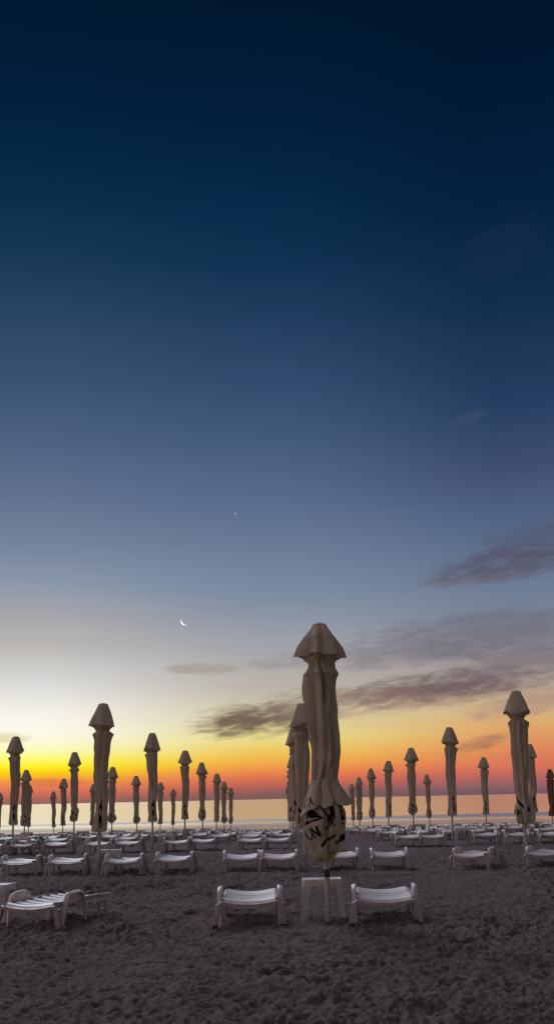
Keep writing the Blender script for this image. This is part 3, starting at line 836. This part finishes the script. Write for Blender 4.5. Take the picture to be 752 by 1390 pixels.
R2 = [(-4.98, 0), (-4.08, .03), (-2.94, -.02), (-1.98, -.06), (-.71, .02), (.04, -.02), (1.2, .03), (2.15, -.04), (3.95, -.40), (5.3, -.36)]
R2N = ['leftmost lounger, half cut by the photo edge', 'lounger left of the table, first column left of centre', 'lounger right of the table, first column left of centre', 'outer lounger right of the table, first column left of centre',
       'outer lounger left of the central parasol', 'inner lounger left of the central parasol', 'inner lounger right of the central parasol, behind the tall skirt', 'outer lounger right of the central parasol',
       'lounger just left of the low tied parasol', 'lounger just right of the low tied parasol, cut by the edge']
for (x, a_), nm in zip(R2, R2N):
    lounger(x-(.22 if x > 3 else .12), 24.25+random.uniform(-.25, .15)-(.6 if x > 3 else 0), a_+random.uniform(-.02, .02), 'white second-row '+nm, True)
table(-3.45, 24.3, .05, 'white table in the second row, under the straight beige parasol', True)
table(.72, 24.2, 0, 'white table in the second row, behind the skirt of the tallest parasol', True)
R3 = [-7.75, -6.95, -6.1, -4.88, -4.09, -2.81, -2.09, -.74, -.02, 1.4, 2.1, 3.5, 4.22, 5.72, 6.5, 7.4]
R3 = [x for x in R3 if not 1 < x < 2.5]
R3N = ['first', 'second', 'third', 'fourth', 'fifth', 'sixth', 'seventh', 'eighth', 'ninth', 'tenth', 'eleventh', 'twelfth', 'thirteenth', 'last']
for x, nm in zip(R3, R3N):
    lounger(x-.15, 34.2+random.uniform(-.3, .3), random.uniform(-.06, .06), 'white slatted lounger, third row from the front, %s from the left' % nm, True)
for x, nm in ((-7.35, 'at the left edge'), (-3.3, 'left of centre'), (5.0, 'right of centre')):
    table(x, 34.4, random.uniform(-.1, .1), 'white plastic table in the third row, %s, beside its parasol' % nm, True)

hw = {4: 10.4, 5: 12.6, 6: 14.9, 7: 17.3, 8: 19.9}
SIDE = {-1.47: 'outer left', -.70: 'inner left', .70: 'inner right', 1.47: 'outer right'}
for row in range(4, 9):
    for ci, cx in enumerate(COLX):
        for off in (-1.47, -.70, .70, 1.47):
            x = cx+off+random.uniform(-.1, .1)
            if abs(x) > hw[row] or random.random() < .07: continue
            if row == 4 and 1.6 < x < 2.9: continue
            y = ROWY[row]+random.uniform(-.45, .45)
            if row <= 5:
                lab = 'distant white lounger, %s row, %s of four, %s' % (ORD[row], SIDE[off], COLNAME[ci])
            else:
                lab = 'tiny white lounger in the crowded %s row toward the sea, %s' % (ORD[row], COLNAME[ci])
            lounger(x, y, random.gauss(0, .06) if random.random() < .8 else random.gauss(0, .3), lab, False)
        if abs(cx) < hw[row]:
            table(cx+random.uniform(.1, .3), ROWY[row]+.25, random.uniform(-.2, .2), 'distant white table, %s row, %s' % (ORD[row], COLNAME[ci]), False)

for y0, ra, rb in ((39.2, 'third', 'fourth'), (48.5, 'fourth', 'fifth'), (58, 'fifth', 'sixth'), (68, 'sixth', 'seventh'), (78.5, 'seventh', 'eighth')):
    for ci, cx in enumerate(COLX):
        for off in (-1.3, -.45, .5, 1.35):
            x = cx+off+random.uniform(-.15, .15)
            if abs(x) > y0*.237 or random.random() < (.16 if y0 > 45 else .4): continue
            if y0 < 45 and 1.2 < x < 3.2: continue
            lounger(x, y0+random.uniform(-.7, .7), random.gauss(0, .08), 'tiny white lounger between the %s and %s rows, %s' % (ra, rb, COLNAME[ci].replace(' column', '').replace('central', 'centre')), False)

# ------------------------------------------------------------------ buoy, moon, planet
bm = bmesh.new()
add_lathe(bm, [(-.16, .03), (-.12, .13), (-.03, .19), (.06, .20), (.14, .15), (.2, .07), (.21, .05)], 18)
b_ = bm_mesh('buoy', bm, M_BUOY, 50)
bo = empty('buoy', (26.9, 196, SEA_Z)); tag(bo, 'small dark buoy floating on the calm sea, right of centre', 'buoy')
link_mesh('float_body', b_, bo)
bm = bmesh.new(); add_lathe(bm, [(.21, .05), (.30, .03), (.31, .05), (.34, .05), (.35, .01)], 12)
link_mesh('top_ring', bm_mesh('top_ring', bm, M_BUOY, 50), bo)

def emis(name, c, s):
    m = bpy.data.materials.new(name); m.use_nodes = True
    n = m.node_tree; n.nodes.clear()
    e = n.nodes.new('ShaderNodeEmission'); e.inputs['Strength'].default_value = s
    tx = n.nodes.new('ShaderNodeTexNoise'); tx.inputs['Scale'].default_value = 4
    r = n.nodes.new('ShaderNodeValToRGB'); r.color_ramp.elements[0].color = tuple(v*.85 for v in c)+(1,); r.color_ramp.elements[1].color = (*c, 1)
    n.links.new(tx.outputs['Fac'], r.inputs['Fac']); n.links.new(r.outputs['Color'], e.inputs['Color'])
    o = n.nodes.new('ShaderNodeOutputMaterial'); n.links.new(e.outputs[0], o.inputs['Surface'])
    return m
def sky_dir(azd, eld):
    a_, e_ = math.radians(azd), math.radians(eld)
    return Vector((math.sin(a_)*math.cos(e_), math.cos(a_)*math.cos(e_), math.sin(e_)))
MOON_AZ, MOON_EL = azel(246.6, 844)
DIST = 30000
d_ = sky_dir(MOON_AZ, MOON_EL)
rad = DIST*5.4/1610
# sunlit lune of the lunar sphere
verts, faces = [], []
nl, nw = 40, 5
for i in range(nl+1):
    lat = -PI/2+PI*i/nl
    for j in range(nw+1):
        lon = math.radians(-90+40*j/nw)        # -90 = the limb
        verts.append((rad*math.cos(lat)*math.sin(lon), -rad*math.cos(lat)*math.cos(lon), rad*math.sin(lat)))
for i in range(nl):
    for j in range(nw):
        k = i*(nw+1)+j
        faces.append((k, k+1, k+nw+2, k+nw+1))
mo = link_mesh('crescent_moon', mesh_from('crescent_moon', verts, faces, emis('moonlight', (1, .97, .88), 1.6)))
mo.location = d_*DIST
zq = (-d_).to_track_quat('-Y', 'Z')
q = d_.to_track_quat('Y', 'Z')
mo.rotation_euler = (q.to_matrix() @ Matrix.Rotation(math.radians(-38), 3, 'Y')).to_euler()
tag(mo, 'thin bright crescent moon hanging in the blue dawn sky', 'moon')
PA, PE = azel(316.5, 697.5)
bm = bmesh.new(); bmesh.ops.create_icosphere(bm, subdivisions=2, radius=DIST*.75/1640)
st = link_mesh('bright_planet', bm_mesh('bright_planet', bm, emis('planet_light', (1, .98, .95), 1.0), 60))
st.location = sky_dir(PA, PE)*DIST
tag(st, 'single tiny bright planet above the crescent moon', 'star')

# ------------------------------------------------------------------ render settings
scene.view_settings.view_transform = 'Standard'
scene.view_settings.look = 'None'
scene.view_settings.exposure = 0
scene.view_settings.gamma = 1
scene.render.engine = 'CYCLES'
scene.cycles.use_denoising = True
scene.cycles.max_bounces = 6
